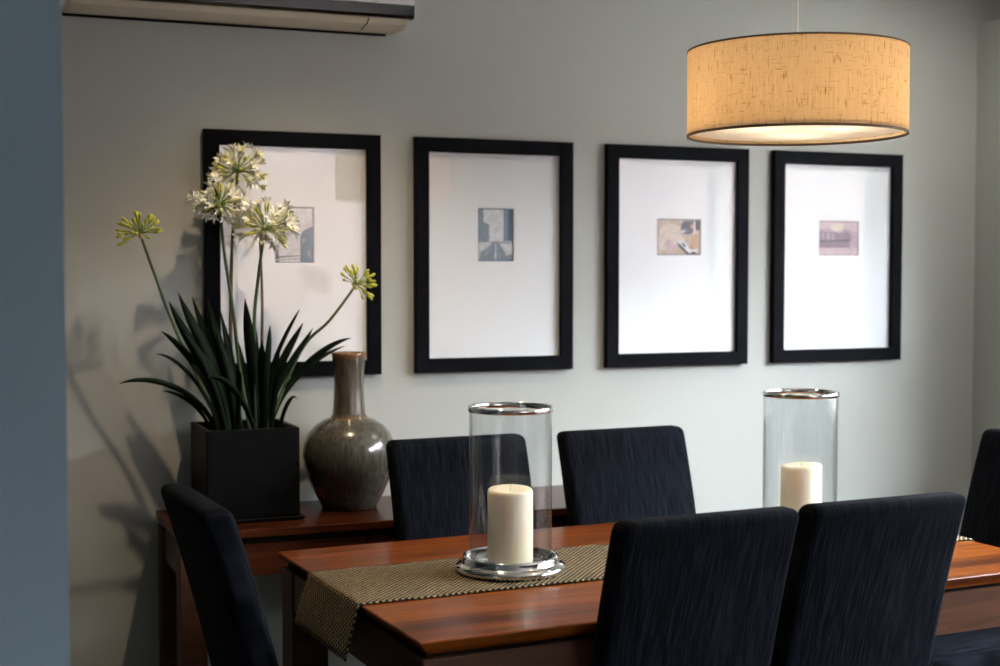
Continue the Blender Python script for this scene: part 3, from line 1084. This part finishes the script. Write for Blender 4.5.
# ------------------------------------------------------------------ hurricane lanterns and candles
def lantern(loc, label):
    r = thing('hurricane_lantern', label, 'lantern', loc, 0, 'glass hurricane lanterns on the runner')
    bm = bmesh.new()
    lathe(bm, [(0, .0), (.108, 0), (.117, .001), (.120, .005), (.1205, .010), (.118, .015), (.112, .0185), (.107, .020), (.105, .023), (.1045, .030), (.1025, .034),
               (.098, .0355), (.0945, .034), (.0935, .030), (.0925, .022), (.085, .019), (0, .018)], 72)
    fix(bm)
    link('base', bm, M['silver'], r, smooth=True)
    bm = bmesh.new()
    lathe(bm, [(.0885, .0205), (.0895, .0225), (.0895, .352), (.0865, .352), (.0865, .0205)], 72, closed=True)
    fix(bm)
    auto_smooth(link('glass_cylinder', bm, M['lglass'], r), 50)
    bm = bmesh.new()
    lathe(bm, [(.0897, .345), (.0915, .346), (.0920, .351), (.0912, .3565), (.0875, .357), (.0855, .354), (.0858, .345), (.0863, .3445), (.0863, .3525), (.0897, .3525)], 72, closed=True)
    fix(bm)
    link('rim', bm, M['silver'], r, smooth=True)
    return r


def candle(loc, label, lean):
    r = thing('pillar_candle', label, 'candle', loc, 0, 'cream pillar candles in the lanterns')
    bm = bmesh.new()
    lathe(bm, [(0, 0), (.046, 0), (.049, .003), (.0493, .02), (.049, .152), (.0478, .1575), (.045, .160), (.03, .1585), (.012, .156), (0, .155)], 56)
    for q in bm.verts:
        q.co.z += .0025 * (q.co.z / .16) * math.sin(math.atan2(q.co.y, q.co.x) + lean)
    fix(bm)
    link('wax', bm, M['wax'], r, smooth=True)
    bm = bmesh.new()
    tube(bm, [(0, 0, .153), (.0005, 0, .160), (.0022, .001, .166), (.0045, .001, .1705)], .0011, 6)
    link('wick', bm, M['wick'], r)
    return r


l1 = Vector((1.137, 2.782, TZ + .0052))
l2 = Vector((1.929, 2.865, TZ + .0052))
lantern(l1, 'glass hurricane lantern on silver base near the left end of the table')
lantern(l2, 'glass hurricane lantern farther along the table, half hidden behind two chairs')
candle(l1 + Vector((-.002, -.004, .0185)), 'cream pillar candle inside the lantern near the left table end', .3)
candle(l2 + Vector((.004, -.0, .0185)), 'cream pillar candle inside the lantern behind the near chairs', 2.0)

# ------------------------------------------------------------------ chairs
def recline(z):
    s_ = max(0, z - .44)
    return -(.19 * s_ + .13 * s_ * s_)


CW = .382
def make_chair(label):
    r = thing('dining_chair', label, 'chair', group='charcoal upholstered dining chairs around the table')
    bm = bmesh.new()
    box(bm, (-.275, -CW / 2, .36), (-.209, CW / 2, .959), .020, 4, cuts=[(2, 12)])
    for q in bm.verts:
        t = max(0, (q.co.z - .5) / .45)
        q.co.y *= 1 - .0 * t
        if q.co.x > -.237:                                        # soft crown in the padded face
            q.co.x += .008 * math.cos(q.co.y / CW * PI) * math.sin(min(1, max(0, (q.co.z - .36) / .59)) * PI)
        q.co.x += recline(q.co.z) + (-.02 * (.46 - q.co.z) if q.co.z < .46 else 0)
    auto_smooth(link('backrest', bm, M['fabric'], r), 60)
    bm = bmesh.new()
    box(bm, (-.21, -.2, .37), (.195, .2, .47), .018, 3, cuts=[(0, 6), (1, 6)])
    for q in bm.verts:
        if q.co.z > .43:
            q.co.z += .012 * max(0, 1 - (q.co.x / .2) ** 2) * max(0, 1 - (q.co.y / .2) ** 2)
    auto_smooth(link('seat', bm, M['fabric'], r), 60)
    for x, y, dx in ((.165, .165, 0), (.165, -.165, 0), (-.235, .165, -.05), (-.235, -.165, -.05)):
        bm = bmesh.new()
        a = [bm.verts.new((x + sx * .021, y + sy * .021, .375)) for sx, sy in ((-1, -1), (1, -1), (1, 1), (-1, 1))]
        b_ = [bm.verts.new((x + dx + sx * .015, y + sy * .015, 0)) for sx, sy in ((-1, -1), (1, -1), (1, 1), (-1, 1))]
        for k in range(4):
            bm.faces.new((a[k], a[(k + 1) % 4], b_[(k + 1) % 4], b_[k]))
        bm.faces.new(a[::-1]); bm.faces.new(b_)
        fix(bm)
        link('leg', bm, M['chairleg'], r)
    return r


def copy_tree(o, parent=None):
    c = o.copy()
    C.objects.link(c)
    if parent is not None:
        c.parent = parent
    for ch in list(o.children):
        copy_tree(ch, c)
    return c


UP = R(90) + TROT
SPOTS = [((1.275, 2.590), UP, ''),
         ((1.684, 2.615), UP, 'dark upholstered chair with back turned, right of the nearest chair, before the far lantern'),
         ((1.318, 3.186), UP + PI, 'dark upholstered chair on the wall side, seen through the left lantern'),
         ((1.826, 3.206), UP + PI, 'dark upholstered chair on the wall side, between the two lanterns'),
         ((.832, 2.80), TROT, 'dark upholstered chair at the left end of the table, below the planter'),
         ((2.395, 2.945), TROT + PI, 'dark upholstered chair at the right end of the table, cut by the photo edge')]
SPOTS[0] = (SPOTS[0][0], UP, 'nearest dark upholstered dining chair, back turned, left one of the near pair')
ch0 = make_chair('')
for i, (p, a, lb) in enumerate(SPOTS):
    c = ch0 if i == 0 else copy_tree(ch0)
    c.location = (p[0], p[1], 0)
    c.rotation_euler = (0, 0, a)
    c['label'] = lb
    if i in (2, 3):
        c.scale = (1, 1.045, .993)

# ------------------------------------------------------------------ light
def light(name, kind, loc, energy, col, **kw):
    l = bpy.data.lights.new(name, kind)
    l.energy = energy
    l.color = col
    for k, v in kw.items():
        setattr(l, k, v)
    o = bpy.data.objects.new(name, l)
    o.location = loc
    C.objects.link(o)
    return o


wd = bpy.data.worlds.new('sky')
S.world = wd
wd.use_nodes = True
bg = wd.node_tree.nodes['Background']
bg.inputs[0].default_value = (.83, .91, 1.0, 1)
bg.inputs[1].default_value = 62.0


def portal(name, loc, rot, sx_, sy_):
    o = light(name, 'AREA', loc, 1, (1, 1, 1), shape='RECTANGLE', size=sx_, size_y=sy_)
    o.rotation_euler = rot
    o.data.cycles.is_portal = True


portal('window_portal', (XR + .15, (W0 + W1) / 2, (WZ0 + WZ1) / 2), (0, R(90), 0), WZ1 - WZ0, W1 - W0)
portal('window_portal', ((V0 + V1) / 2, -3.56, (VZ0 + VZ1) / 2), (R(90), 0, 0), V1 - V0, VZ1 - VZ0)
WARM = (1.0, .76, .50)
for loc, e, lc, ang in (((.97, 3.2, ZC - .03), 58.0, WARM, 110), ((3.0, 3.25, ZC - .03), 24.0, (1.0, .95, .88), 165), ((2.1, 1.9, ZC - .03), 14.0, WARM, 150)):  # the neutral wide one is a fill added for the right corner
    o = light('downlight_and_fill', 'SPOT', loc, e, lc, shadow_soft_size=.022, spot_size=R(ang), spot_blend=.8)

vs = S.view_settings
vs.view_transform = 'Standard'
vs.look = 'None'
vs.exposure = 0.25
vs.gamma = 1.0
vs.use_curve_mapping = False
